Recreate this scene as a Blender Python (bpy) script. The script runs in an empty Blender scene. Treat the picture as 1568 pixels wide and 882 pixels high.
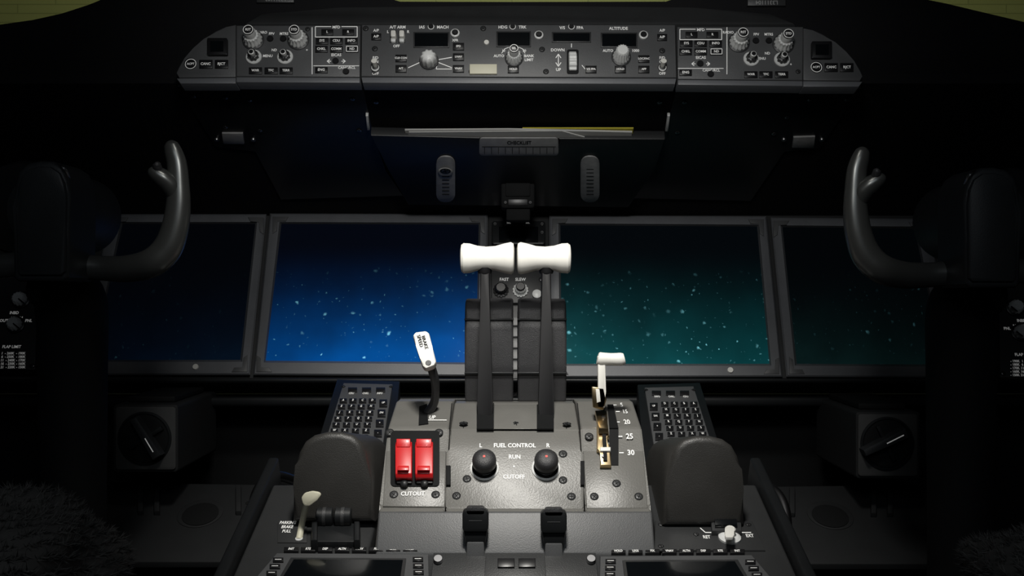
import bpy, bmesh, math, random
from mathutils import Vector, Matrix
random.seed(4)
# ---------------------------------------------------------------- survey frame
F=1524.0; CX=784.0; CY=441.0; H=1.15      # sight axis at 1.15 m above the cockpit floor
def P(u,v,y): return Vector(((u-CX)*y/F, y, H-(v-CY)*y/F))
class Pl:
    """inclined physical plane y=a+b*(z-H)"""
    def __init__(s,v0=0,y0=1,v1=1,y1=1,ab=None):
        if ab: s.a,s.b=ab
        else:
            z0=-(v0-CY)/F*y0; z1=-(v1-CY)/F*y1
            s.b=(y1-y0)/(z1-z0); s.a=y0-s.b*z0
        s.up=Vector((0,s.b,1)).normalized(); s.n=Vector((0,-1,s.b)).normalized(); s.r=Vector((1,0,0))
    def y(s,v): return s.a/(1+s.b*(v-CY)/F)
    def pt(s,u,v): return P(u,v,s.y(v))
    def sc(s,v): return s.y(v)/F
    def shift(s,m): return Pl(ab=(s.a-m*math.sqrt(1+s.b*s.b),s.b))
# ---------------------------------------------------------------- materials
def mat(name,col,rough=.5,metal=0,var=.15,scale=40,bump=0,emis=0,coat=0,spec=.5):
    m=bpy.data.materials.new(name); m.use_nodes=True; nt=m.node_tree; b=nt.nodes['Principled BSDF']
    tc=nt.nodes.new('ShaderNodeTexCoord'); n=nt.nodes.new('ShaderNodeTexNoise'); n.inputs['Scale'].default_value=scale; n.inputs['Detail'].default_value=5
    nt.links.new(tc.outputs['Object'],n.inputs['Vector'])
    mx=nt.nodes.new('ShaderNodeMix'); mx.data_type='RGBA'
    mx.inputs[6].default_value=(*[c*(1-var) for c in col],1); mx.inputs[7].default_value=(*[min(1,c*(1+var)) for c in col],1)
    nt.links.new(n.outputs['Fac'],mx.inputs[0]); nt.links.new(mx.outputs[2],b.inputs['Base Color'])
    b.inputs['Roughness'].default_value=rough; b.inputs['Metallic'].default_value=metal; b.inputs['Coat Weight'].default_value=coat
    b.inputs['Specular IOR Level'].default_value=spec
    if bump:
        n2=nt.nodes.new('ShaderNodeTexNoise'); n2.inputs['Scale'].default_value=scale*25
        nt.links.new(tc.outputs['Object'],n2.inputs['Vector'])
        bp=nt.nodes.new('ShaderNodeBump'); bp.inputs['Strength'].default_value=bump; bp.inputs['Distance'].default_value=.0006
        nt.links.new(n2.outputs['Fac'],bp.inputs['Height']); nt.links.new(bp.outputs[0],b.inputs['Normal'])
    if emis:
        b.inputs['Emission Color'].default_value=(*col,1); b.inputs['Emission Strength'].default_value=emis
    return m
GREY=mat('panel_grey',(.080,.082,.085),.45,bump=.25)
GREYD=mat('panel_grey_dark',(.030,.031,.032),.42,bump=.25)
DIM=mat('footwell_paint_dark',(.018,.019,.020),.6,spec=.25)
CRK=mat('crank_box_grey',(.055,.056,.056),.55,spec=.3)
BEZ=mat('bezel_grey',(.125,.13,.14),.45,bump=.15)
QG=mat('quadrant_grey',(.145,.142,.132),.38,bump=.3,scale=25)
BLK=mat('black_plastic',(.010,.011,.012),.42,bump=.1,spec=.35)
BLKM=mat('black_matte',(.005,.0055,.006),.75,spec=.25)
YHUB=mat('yoke_hub_black',(.024,.026,.028),.5,bump=.2,spec=.4)
KEY=mat('key_black',(.010,.010,.011),.35)
SHR=mat('shroud_leather_black',(.030,.030,.032),.42,bump=.6,scale=60)
SHR2=mat('rest_soft_grey',(.036,.035,.033),.40,bump=.5,scale=50)
LEV=mat('lever_black',(.005,.005,.006),.6,spec=.3)
WHT=mat('handle_white',(.78,.77,.72),.45,var=.04)
MARK=mat('marking_white',(.85,.85,.83),.6,var=.02,emis=.14)
KNB=mat('knob_light_grey',(.70,.71,.70),.35,var=.06)
MET=mat('screw_metal',(.35,.35,.36),.35,1)
TUB=mat('tube_steel',(.22,.22,.23),.3,1)
YOK=mat('yoke_grey_metal',(.15,.155,.15),.30,.7,scale=20)
RED=mat('guard_red',(.60,.012,.015),.36,var=.08,coat=.25)
GOLD=mat('gate_gold',(.62,.48,.28),.3,1)
PAP=mat('paper_white',(.5,.5,.48),.8,var=.05)
YEL=mat('paper_yellow',(.6,.52,.05),.8,var=.05)
CREAM=mat('button_cream',(.62,.6,.47),.5,var=.03)
PLA=mat('placard_silver',(.28,.28,.28),.5,var=.3,scale=90)
FUR=mat('sheepskin_grey',(.085,.082,.078),.95,var=.4,scale=15,spec=.1)
SHEL=mat('shell_lining',(.007,.008,.009),.7,spec=.2)
HOOD=mat('glareshield_vinyl',(.005,.005,.006),.8,bump=.5,spec=.2)
GLS=mat('window_black',(.004,.005,.006),.12,coat=.5,spec=.6)
REDD=mat('red_dot',(.7,.05,.03),.4,emis=.2)
def screen_painted_glow(name,top,bot,speck,strength,xlo=0.,xhi=1.,seed=0.,bias=1.,spk=1.):  # reflected glow and lit dust specks painted into the screen as emission
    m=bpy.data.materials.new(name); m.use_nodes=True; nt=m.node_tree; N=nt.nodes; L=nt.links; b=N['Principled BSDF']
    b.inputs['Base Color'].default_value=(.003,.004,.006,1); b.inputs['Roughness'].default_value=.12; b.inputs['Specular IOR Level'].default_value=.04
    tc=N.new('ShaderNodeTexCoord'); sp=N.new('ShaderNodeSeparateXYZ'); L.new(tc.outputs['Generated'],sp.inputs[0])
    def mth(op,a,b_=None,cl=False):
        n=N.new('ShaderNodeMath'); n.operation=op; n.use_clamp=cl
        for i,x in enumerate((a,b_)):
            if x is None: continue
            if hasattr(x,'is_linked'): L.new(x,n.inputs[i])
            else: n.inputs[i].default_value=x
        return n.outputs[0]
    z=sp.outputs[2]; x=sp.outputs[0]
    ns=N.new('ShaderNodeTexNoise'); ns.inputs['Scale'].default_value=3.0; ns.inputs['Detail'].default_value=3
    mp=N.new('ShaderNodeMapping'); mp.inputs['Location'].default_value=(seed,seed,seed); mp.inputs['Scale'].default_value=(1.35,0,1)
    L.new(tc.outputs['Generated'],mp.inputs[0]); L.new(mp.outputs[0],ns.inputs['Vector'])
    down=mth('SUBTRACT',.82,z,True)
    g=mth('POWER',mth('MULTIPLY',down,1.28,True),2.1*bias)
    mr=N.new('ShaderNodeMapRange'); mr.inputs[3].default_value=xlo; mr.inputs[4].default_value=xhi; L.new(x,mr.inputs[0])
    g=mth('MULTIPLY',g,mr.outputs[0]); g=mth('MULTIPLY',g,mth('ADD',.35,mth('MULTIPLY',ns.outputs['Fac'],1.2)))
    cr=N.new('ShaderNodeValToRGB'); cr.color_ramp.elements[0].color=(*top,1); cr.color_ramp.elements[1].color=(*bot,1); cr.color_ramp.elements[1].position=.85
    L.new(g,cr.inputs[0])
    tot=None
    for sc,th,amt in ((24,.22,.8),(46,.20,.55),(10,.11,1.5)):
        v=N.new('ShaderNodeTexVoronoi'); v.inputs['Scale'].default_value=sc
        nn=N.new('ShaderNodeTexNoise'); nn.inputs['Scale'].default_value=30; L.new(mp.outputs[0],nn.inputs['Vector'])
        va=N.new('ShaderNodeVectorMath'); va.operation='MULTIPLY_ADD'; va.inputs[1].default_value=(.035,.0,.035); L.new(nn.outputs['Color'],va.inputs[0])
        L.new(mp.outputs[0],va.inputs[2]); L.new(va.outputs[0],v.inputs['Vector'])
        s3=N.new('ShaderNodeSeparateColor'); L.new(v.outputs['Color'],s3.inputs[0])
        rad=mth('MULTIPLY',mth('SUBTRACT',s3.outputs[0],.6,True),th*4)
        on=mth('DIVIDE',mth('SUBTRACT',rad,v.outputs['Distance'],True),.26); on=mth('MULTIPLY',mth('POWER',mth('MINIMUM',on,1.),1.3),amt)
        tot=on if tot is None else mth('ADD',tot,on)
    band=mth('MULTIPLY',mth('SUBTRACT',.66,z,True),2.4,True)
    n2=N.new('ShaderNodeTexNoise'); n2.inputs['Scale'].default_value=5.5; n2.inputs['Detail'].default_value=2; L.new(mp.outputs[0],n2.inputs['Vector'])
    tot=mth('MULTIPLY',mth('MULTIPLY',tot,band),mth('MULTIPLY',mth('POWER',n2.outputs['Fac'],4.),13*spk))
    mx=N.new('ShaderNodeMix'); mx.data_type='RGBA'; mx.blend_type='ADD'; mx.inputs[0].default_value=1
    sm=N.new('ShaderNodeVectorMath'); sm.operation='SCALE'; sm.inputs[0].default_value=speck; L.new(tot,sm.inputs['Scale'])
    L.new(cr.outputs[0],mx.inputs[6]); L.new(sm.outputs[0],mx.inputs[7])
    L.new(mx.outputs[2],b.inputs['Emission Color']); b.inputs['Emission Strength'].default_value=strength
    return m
# ---------------------------------------------------------------- builder
_tc={}
def text_geo(s):
    if s in _tc: return _tc[s]
    c=bpy.data.curves.new('t','FONT'); c.body=s; c.align_x='CENTER'; c.align_y='CENTER'; c.resolution_u=2; c.size=1; c.offset=.022
    o=bpy.data.objects.new('t',c); bpy.context.scene.collection.objects.link(o)
    me=o.to_mesh(); r=([v.co.copy() for v in me.vertices],[tuple(p.vertices) for p in me.polygons]); o.to_mesh_clear()
    bpy.data.objects.remove(o); bpy.data.curves.remove(c); _tc[s]=r; return r
class B:
    def __init__(s,name): s.name=name; s.bm=bmesh.new(); s.m=[]
    def mi(s,m):
        if m not in s.m: s.m.append(m)
        return s.m.index(m)
    def raw(s,vs,fs,m):
        i=s.mi(m); V=[s.bm.verts.new(v) for v in vs]
        for f in fs:
            try: q=s.bm.faces.new([V[k] for k in f]); q.material_index=i
            except ValueError: pass
    def solid(s,vs,fs,m,bev=0,seg=2,pick=None):
        if not bev: return s.raw(vs,fs,m)
        t=bmesh.new(); V=[t.verts.new(v) for v in vs]
        for f in fs: t.faces.new([V[k] for k in f])
        t.verts.index_update()
        ed=[e for e in t.edges if (pick is None or (pick(e.verts[0].index) and pick(e.verts[1].index)))]
        bmesh.ops.bevel(t,geom=ed,offset=bev,segments=seg,profile=.5,affect='EDGES',clamp_overlap=True)
        t.verts.index_update()
        s.raw([v.co.copy() for v in t.verts],[[v.index for v in f.verts] for f in t.faces],m); t.free()
    def poly(s,pl,pts,t,m,bev=0,base=0,seg=2,full=False):
        """prism on a plane: back at base, front at base+t (px of local scale); outline exact on its front face"""
        k=pl.sc(sum(p[1] for p in pts)/len(pts)); top=pl.shift((base+t)*k)
        A=[top.pt(*p) for p in pts]; Bk=[a-pl.n*(t*k) for a in A]; n=len(A)
        if t==0: return s.raw(A,[list(range(n))],m)
        fs=[list(range(n)),list(range(2*n-1,n-1,-1))]+[[i,i+n,(i+1)%n+n,(i+1)%n] for i in range(n)]
        s.solid(A+Bk,fs,m,bev*k,seg,None if full else (lambda i:i<n))
    def rect(s,pl,u0,v0,u1,v1,t,m,bev=0,base=0,r=0): s.poly(pl,rr(u0,v0,u1,v1,r) if r else [(u0,v0),(u1,v0),(u1,v1),(u0,v1)],t,m,bev,base)
    def line(s,pl,pts,w,m=None,base=.4):
        m=m or MARK
        for a,b in zip(pts[:-1],pts[1:]):
            d=Vector((b[0]-a[0],b[1]-a[1])); L=d.length or 1; d/=L; nx,ny=-d.y*w/2,d.x*w/2
            q=[(a[0]+nx,a[1]+ny),(b[0]+nx,b[1]+ny),(b[0]-nx,b[1]-ny),(a[0]-nx,a[1]-ny)]
            s.poly(pl,q,0,m,base=base)
    def text(s,pl,u,v,st,h,m=None,rot=0,base=.5,stretch=1.):
        m=m or MARK; k=pl.sc(v); top=pl.shift(base*k); c=top.pt(u,v); sy=(top.pt(u,v-.5)-top.pt(u,v+.5)).length
        vs,fs=text_geo(st); q=h/.70; cr,sr=math.cos(rot),math.sin(rot); out=[]
        for p in vs:
            x=p.x*q*stretch; y=p.y*q; x,y=x*cr-y*sr,x*sr+y*cr
            out.append(c+top.r*(x*k)+top.up*(y*sy))
        s.raw(out,fs,m)
    def lathe(s,o,ax,prof,m,seg=24,rib=0,nr=12):
        ax=Vector(ax).normalized(); a=ax.orthogonal().normalized()
        if abs(ax.x)<.9: a=Vector((1,0,0)); a=(a-ax*a.dot(ax)).normalized()
        b=ax.cross(a); vs=[];fs=[]
        if rib: seg=nr*4
        for (r,h) in prof:
            for i in range(seg):
                t=2*math.pi*i/seg; q=r*(1-(rib if rib and i%4<2 else 0))
                vs.append(o+ax*h+(a*math.cos(t)+b*math.sin(t))*q)
        for j in range(len(prof)-1):
            for i in range(seg): fs.append([j*seg+i,j*seg+(i+1)%seg,(j+1)*seg+(i+1)%seg,(j+1)*seg+i])
        fs.append(list(range(seg))[::-1]); fs.append([(len(prof)-1)*seg+i for i in range(seg)])
        s.raw(vs,fs,m)
    def knob(s,pl,u,v,prof,m,base=0,seg=24,rib=0,nr=12):
        k=pl.sc(v); s.lathe(pl.shift(base*k).pt(u,v),pl.n,[(r*k,h*k) for r,h in prof],m,seg,rib,nr)
    def disc(s,pl,u,v,r,m,t=1,base=0,seg=20): s.knob(pl,u,v,[(r,0),(r,t*.7),(r*.9,t)],m,base,seg)
    def ringm(s,pl,u,v,r,w,m,base=.5,seg=28):
        k=pl.sc(v); q=pl.shift(base*k); c=q.pt(u,v); vs=[];fs=[]
        for rad in (r,r-w):
            for i in range(seg):
                t=2*math.pi*i/seg; vs.append(c+(q.r*math.cos(t)+q.up*math.sin(t))*rad*k)
        for i in range(seg): fs.append([i,(i+1)%seg,seg+(i+1)%seg,seg+i])
        s.raw(vs,fs,m)
    def screw(s,pl,u,v,r=4,base=0,m=None):
        s.knob(pl,u,v,[(r*1.35,0),(r*1.35,.25),(r*1.2,.3)],BLKM,base,16)
        s.knob(pl,u,v,[(r,0),(r,.8),(r*.8,1.2)],m or MET,base,16)
        a=random.random()*3
        for t in (a,a+math.pi/2):
            du,dv=math.cos(t)*r*.65,math.sin(t)*r*.65; s.line(pl,[(u-du,v-dv),(u+du,v+dv)],r*.25,BLKM,base+1.35)
    def tube(s,pts,rad,m,seg=16,sub=6,flat=1.,cap=True):
        pts=[Vector(p) for p in pts]
        if sub>1:
            q=[];rq=[]; n=len(pts)
            for i in range(n-1):
                p0,p1,p2,p3=pts[max(i-1,0)],pts[i],pts[i+1],pts[min(i+2,n-1)]
                for j in range(sub):
                    t=j/sub; q.append(.5*((2*p1)+(p2-p0)*t+(2*p0-5*p1+4*p2-p3)*t*t+(3*p1-p0-3*p2+p3)*t**3)); rq.append(rad[i]+(rad[i+1]-rad[i])*t)
            q.append(pts[-1]); rq.append(rad[-1]); pts,rad=q,rq
        vs=[];fs=[]; T=(pts[1]-pts[0]).normalized(); a=T.orthogonal().normalized()
        if abs(T.y)<.9: a=Vector((0,1,0)); a=(a-T*a.dot(T)).normalized()
        for i,p in enumerate(pts):
            T=(pts[min(i+1,len(pts)-1)]-pts[max(i-1,0)]).normalized(); a=(a-T*a.dot(T)).normalized(); b=T.cross(a)
            for j in range(seg):
                t=2*math.pi*j/seg; vs.append(p+(a*math.cos(t)*flat+b*math.sin(t))*rad[i])
        for i in range(len(pts)-1):
            for j in range(seg): fs.append([i*seg+j,i*seg+(j+1)%seg,(i+1)*seg+(j+1)%seg,(i+1)*seg+j])
        fs.append(list(range(seg))[::-1]); fs.append([(len(pts)-1)*seg+j for j in range(seg)])
        s.raw(vs,fs,m)
    def prof(s,yz,x0,x1,m,bev=0,seg=3):
        n=len(yz); A=[Vector((x0,y,z)) for y,z in yz]+[Vector((x1,y,z)) for y,z in yz]
        fs=[list(range(n)),list(range(2*n-1,n-1,-1))]+[[i,i+n,(i+1)%n+n,(i+1)%n] for i in range(n)]
        s.solid(A,fs,m,bev,seg)
    def box(s,c0,c1,m,bev=0): s.prof([(c0[1],c0[2]),(c1[1],c0[2]),(c1[1],c1[2]),(c0[1],c1[2])],c0[0],c1[0],m,bev)
    def done(s):
        bm=s.bm; bmesh.ops.recalc_face_normals(bm,faces=bm.faces)
        for f in bm.faces: f.smooth=True
        for e in bm.edges:
            if len(e.link_faces)==2 and e.calc_face_angle(0)>math.radians(38): e.smooth=False
        xs=[v.co for v in bm.verts]; lo=Vector([min(p[i] for p in xs) for i in range(3)]); hi=Vector([max(p[i] for p in xs) for i in range(3)]); c=(lo+hi)/2
        bmesh.ops.translate(bm,verts=bm.verts,vec=-c)
        me=bpy.data.meshes.new(s.name); bm.to_mesh(me); bm.free()
        for m in s.m: me.materials.append(m)
        o=bpy.data.objects.new(s.name,me); o.location=c; bpy.context.scene.collection.objects.link(o); return o
def rr(u0,v0,u1,v1,r,n=4):
    out=[]
    for cx,cy,a in ((u1-r,v0+r,-90),(u1-r,v1-r,0),(u0+r,v1-r,90),(u0+r,v0+r,180)):
        for i in range(n+1):
            t=math.radians(a+90*i/n); out.append((cx+r*math.cos(t),cy+r*math.sin(t)))
    return out
def zv(v,y): return H-(v-CY)*y/F
# ================================================================= SHELL
b=B('floor'); b.box((-1.1,-1.0,-.04),(1.1,1.9,0),SHEL); b.done()
b=B('ceiling'); b.box((-1.1,-1.0,2.0),(1.1,1.9,2.05),SHEL); b.done()
b=B('wall_left'); b.box((-1.15,-1.0,0),(-1.1,1.9,2.0),SHEL); b.done()
b=B('wall_right'); b.box((1.1,-1.0,0),(1.15,1.9,2.0),SHEL); b.done()
b=B('wall_back'); b.box((-1.1,-1.05,0),(1.1,-1.0,2.0),SHEL); b.done()
b=B('wall_front'); b.box((-1.1,1.84,0),(1.1,1.9,1.42),SHEL)
for sx in (-1,1): b.box((min(sx*1.1,sx*1.05),1.84,1.42),(max(sx*1.1,sx*1.05),1.9,2.0),SHEL)
b.box((-1.1,1.84,1.9),(1.1,1.9,2.0),SHEL); b.done()
gm=bpy.data.materials.new('window_glass'); gm.use_nodes=True; nt=gm.node_tree; nt.nodes.clear()
o_=nt.nodes.new('ShaderNodeOutputMaterial'); tr=nt.nodes.new('ShaderNodeBsdfTransparent'); gl=nt.nodes.new('ShaderNodeBsdfGlossy'); gl.inputs['Roughness'].default_value=.05
mxs=nt.nodes.new('ShaderNodeMixShader'); mxs.inputs[0].default_value=.05; tr.inputs[0].default_value=(.9,.95,.85,1)
nt.links.new(tr.outputs[0],mxs.inputs[1]); nt.links.new(gl.outputs[0],mxs.inputs[2]); nt.links.new(mxs.outputs[0],o_.inputs[0])
b=B('window_1'); b.box((-1.05,1.86,1.42),(1.05,1.875,1.9),gm); b.done()
hm=bpy.data.materials.new('hangar_wall_cladding'); hm.use_nodes=True; nt=hm.node_tree; bb=nt.nodes['Principled BSDF']
br=nt.nodes.new('ShaderNodeTexBrick'); tc=nt.nodes.new('ShaderNodeTexCoord'); mp=nt.nodes.new('ShaderNodeMapping'); mp.inputs['Rotation'].default_value=(math.pi/2,0,0)
nt.links.new(tc.outputs['Object'],mp.inputs[0]); nt.links.new(mp.outputs[0],br.inputs['Vector']); br.inputs['Scale'].default_value=4
br.inputs['Brick Width'].default_value=1.1; br.inputs['Row Height'].default_value=.13; br.inputs['Mortar Size'].default_value=.012; br.inputs['Mortar Smooth'].default_value=1
br.inputs['Color1'].default_value=(.34,.33,.15,1); br.inputs['Color2'].default_value=(.30,.295,.13,1); br.inputs['Mortar'].default_value=(.20,.20,.09,1)
nt.links.new(br.outputs[0],bb.inputs['Base Color'])
b=B('hangar_wall'); b.box((-3,3.6,-.04),(3,3.7,4),hm); b.done()
# ================================================================= GLARESHIELD
HD=Pl(0,1.215,130,1.205)
b=B('glareshield')
top=[(-620,90),(-200,66),(0,38),(50,31),(95,21),(135,8),(165,-5),(240,-16),(400,-20),(540,-12),(600,-2),(612,4),(784,3.4),(1020,4),(1032,-2),(1080,-12),(1200,-20),(1330,-14),(1410,-2),(1450,6),(1500,18),(1568,34),(1780,66),(2180,90)]
b.poly(HD,top+[(2180,132),(-620,132)],480,HOOD,1.2,base=-480)
U=Pl(128,1.185,318,1.50)
b.poly(U,[(-450,128),(2000,128),(1850,330),(-300,330)],14,HOOD,0,base=-14)
BR=Pl(10,1.20,37,1.176)
b.poly(BR,[(375,36),(400,20),(520,12),(784,9),(1060,12),(1180,20),(1218,36)],30,GREYD,4,base=-28)
b.rect(HD,393,-8,450,4,6,GREYD,.5); b.rect(HD,1145,-8,1203,9,6,GREYD,.5)
b.text(HD,1174,4,'L3311104',6,PLA,math.pi,base=6.4); b.text(HD,422,-1,'L3311103',5.5,PLA,math.pi,base=6.4)
for pts in ([(272,133),(556,131),(572,208),(590,262),(618,300),(430,306),(392,232),(330,225)],[(1036,131),(1318,136),(1255,228),(1200,232),(1150,308),(968,304),(1000,262),(1018,208)]):
    b.poly(U,pts,3,BLK,1)
for u,v in ((296,148),(345,150),(382,154),(540,152),(576,157),(1010,157),(1048,157),(1240,153),(1297,153),(550,200),(1037,203),(345,195),(1205,180),(398,200),(1185,205)): b.screw(U,u,v,3.6,base=3.5)
b.poly(U,[(340,205),(372,205),(374,221),(342,221)],3,PLA,.5,base=3); b.poly(U,[(1215,211),(1248,210),(1246,227),(1213,227)],3,PLA,.5,base=3)
for u in (332,388,1200,1258): b.disc(U,u,213,4,MET,3,base=3)
b.poly(U,[(560,178),(564,178),(566,200),(562,200)],6,KNB,1,base=3); b.poly(U,[(1022,178),(1026,178),(1023,202),(1019,202)],6,KNB,1,base=3)
b.done()
b=B('document_holder')
b.poly(U,[(568,208),(735,212),(738,238),(852,240),(856,213),(1018,214),(1002,262),(962,318),(625,314),(596,262)],14,BLK,2,base=3)
b.rect(U,734,212,855,239,2,PLA,.6,base=16,r=5)
for i in range(11): b.line(U,[(742+i*10.6,226),(742+i*10.6,236)],.8,BLKM,18.5)
b.line(U,[(738,225),(851,225)],.8,BLKM,18.5); b.text(U,795,219,'CHECKLIST',5,BLKM,base=18.6)
for u in (682,903):
    b.poly(U,rr(u-14,240,u+15,310,12),2,PLA,.6,base=17)
    for j in range(9): b.line(U,[(u-5,254+j*5.5),(u+6,254+j*5.5)],1.2,BLKM,19.4)
b.disc(U,682,262,11,PLA,3,base=19); b.screw(U,682,262,6,base=22,m=GREYD)
b.done()
b=B('paper_stack')
b.poly(U,[(620,200),(780,199),(968,203),(966,214),(622,210)],3,PAP,0,base=9)
b.poly(U,[(626,203),(860,201),(900,212),(624,212)],2,PAP,0,base=13)
b.poly(U,[(800,197),(970,197),(968,212),(900,210),(805,203)],2,YEL,0,base=6)
b.done()
b=B('standby_compass')
SC=Pl(ab=(1.385,0))
b.poly(SC,rr(767,256,819,319,5),50,BLKM,3,base=-60)
S2=SC.shift(-10*SC.sc(290)); b.rect(S2,771,260,815,275,2,BLKM,1,r=3); b.rect(S2,774,279,812,301,2,BLKM,1,r=3); b.rect(S2,778,305,808,315,2,KEY,1); b.screw(S2,774,310,2.2,m=GREY); b.screw(S2,812,310,2.2,m=GREY)
b.line(S2,[(774,268),(812,268)],1,GREYD,2.4)
b.poly(SC,rr(775,316,812,338,3),40,BLKM,2,base=-56)
b.done()
# ================================================================= MODE CONTROL PANEL
M=Pl(37,1.172,120,1.153)
def key(b,pl,u,v,w,h,lab=None,outline=False,lh=None):
    b.rect(pl,u-w/2,v-h/2,u+w/2,v+h/2,2.6,KEY,.7)
    if lab: b.text(pl,u,v,lab,lh or h*.38,base=3.0)
    if outline: b.line(pl,[(u-w/2+1,v-h/2+1),(u+w/2-1,v-h/2+1),(u+w/2-1,v+h/2-1),(u-w/2+1,v+h/2-1),(u-w/2+1,v-h/2+1)],1,base=3.0)
def smallring(b,pl,u,v,r=7):
    b.knob(pl,u,v,[(r,0),(r,3),(r*.8,4)],KNB,rib=0); b.knob(pl,u,v,[(r*.68,3),(r*.68,5),(r*.5,6)],KEY)
def bigknob(b,pl,u,v,r=12,cap='SEL',blackcap=True):
    b.knob(pl,u,v,[(r*1.28,0),(r*1.28,1.5),(r*1.15,2.5)],GREYD); b.knob(pl,u,v,[(r*1.12,2),(r*1.12,5),(r*.95,8),(r*.9,16),(r*.8,17)],KNB,rib=.1,nr=14)
    b.knob(pl,u,v,[(r*.66,16),(r*.66,28),(r*.6,29.5)],KNB)
    b.knob(pl,u,v,[(r*.62,29.4),(r*.6,31),(r*.5,31.6)],KEY if blackcap else WHT)
    if cap:
        k=pl.sc(v); q=pl.shift(32*k); c=pl.pt(u,v)+pl.n*(32*k); uu=CX+c.x/c.y*F; vv=CY-(c.z-H)/c.y*F
        b.text(q,uu,vv,cap,3.6,base=.3); b.ringm(q,uu,vv,r*.6,1,MARK,.2)
def midknob(b,pl,u,v,r=11):
    b.knob(pl,u,v,[(r*1.1,0),(r*1.1,2),(r,3)],KNB); b.knob(pl,u,v,[(r*.8,3),(r*.75,10),(r*.5,11)],KEY,rib=.12,nr=8); b.knob(pl,u,v,[(r*.42,11),(r*.42,17),(r*.3,18)],KNB)
    b.knob(pl,u,v,[(r*.3,18),(r*.25,18.6)],KEY)
b=B('mode_control_panel')
m=M
b.poly(M,[(554,38),(1034,38),(1036,119),(553,117)],34,GREY,2,base=-34)
b.poly(M,[(553,118),(1036,120),(1034,129),(555,127)],24,BEZ,2,base=-26)
for u,v in ((574,75),(1014,78),(574,110),(830,76),(836,110),(740,44),(722,110),(560,44)): b.screw(m,u,v,3.4,m=GREYD)
for u,v in ((576,56),(1014,57)): key(b,m,u,v,15,10,'A/P'); b.text(m,u,47,'A/P',4)
for u in (575,1014):
    b.text(m,u,89,'F/D',4.2); b.text(m,u,95,'ON',4); b.text(m,u,113,'OFF',4); b.knob(m,u,104,[(7,0),(7,2),(5,3)],GREYD); b.knob(m,u,105,[(6,1),(6,3)],KNB)
    b.tube([m.pt(u,103),m.pt(u,103)+m.n*.004,m.pt(u,101)+m.n*.012],[.002,.0024,.0034],WHT,sub=3)
b.text(m,609,42,'A/T ARM',4.4); b.text(m,607,71,'OFF',4); b.text(m,594,49,'L',4); b.text(m,625,49,'R',4)
for u in (602,615):
    b.rect(m,u-5,47,u+5,65,2,GREYD,.5); b.rect(m,u-4,46,u+4,56,12,WHT,2,r=2); b.rect(m,u-4,57,u+4,64,5,KNB,2,r=2)
b.text(m,646,42,'IAS',4.4); b.text(m,678,42,'MACH',4.4); b.text(m,770,42,'HDG',4.4); b.text(m,800,42,'TRK',4.4); b.text(m,861,43,'V/S',4.4); b.text(m,888,43,'FPA',4.4); b.text(m,947,44,'ALTITUDE',4.4)
for u in (660,785,875): b.disc(m,u,41,4,KEY,3); b.ringm(m,u,41,4.8,.8,MARK)
for (u0,v0,u1,v1) in ((635,51,686,71),(762,50,811,70),(847,51,903,63),(922,52,974,71)):
    b.rect(m,u0-2,v0-2,u1+2,v1+2,1.5,GREYD,.5); b.rect(m,u0,v0,u1,v1,.6,GLS,0,base=1.5)
for u,v in ((697,52),(825,55),(985,55)): smallring(b,m,u,v)
for u,v,l in ((702,71,'SPD'),(702,87,'LNAV'),(702,105,'VNAV'),(614,89,'CLB CON'),(614,105,'A/T'),(786,106,'HOLD'),(905,106,'V/S FPA'),(950,106,'HOLD'),(986,90,'LOC/FAC'),(986,106,'APP')): key(b,m,u,v,17,11,l,lh=3)
b.text(m,697,62,'XFR',3.6)
b.line(m,[(669,92),(692,88)],1.2); b.line(m,[(669,95),(692,104)],1.2); b.line(m,[(645,95),(625,104)],1.2);b.line(m,[(669,100),(668,106),(692,106)],1.)
b.knob(m,657,94,[(15,0),(15,1),(14,2)],GREYD); b.knob(m,657,94,[(12.5,2),(12.5,12),(11.5,16),(9,19),(6,20)],KNB,rib=.14,nr=9)
b.disc(m,745,66,4,WHT,3)
b.rect(m,719,98,761,113,4,CREAM,1.2)
bigknob(b,m,787,90,11,'SEL'); b.text(m,764,86,'AUTO',4); b.text(m,810,86,'BANK',4);b.text(m,810,92,'LIMIT',4);b.text(m,771,78,'10',3.6);b.text(m,803,78,'30',3.6)
b.line(m,[(768,82),(773,75),(781,72)],1);b.line(m,[(804,82),(800,75),(793,72)],1)
b.rect(m,868,76,886,113,1.5,BLKM,0,r=3); c=m.pt(877,95)-m.n*.006
b.lathe(c-Vector((.0048,0,0)),(1,0,0),[(.013,0),(.0145,.001),(.0145,.0086),(.013,.0096)],KNB,rib=.07,nr=16)
b.text(m,854,77,'DOWN',4.4); b.text(m,855,107,'UP',4.4); b.line(m,[(855,84),(855,100)],1.2); b.line(m,[(851,89),(855,83),(859,89)],1.2); b.line(m,[(851,96),(855,102),(859,96)],1.2); b.line(m,[(875,67),(875,73)],1.2); b.line(m,[(891,100),(896,106)],1)
b.knob(m,951,88,[(15,0),(15,2),(13,3)],GREYD); b.knob(m,951,88,[(13,3),(12.5,6),(10.5,9),(10,22),(8,24)],KNB,rib=.08,nr=16); b.text(m,931,78,'AUTO',4); b.text(m,973,78,'1000',4)
b.done()
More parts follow.
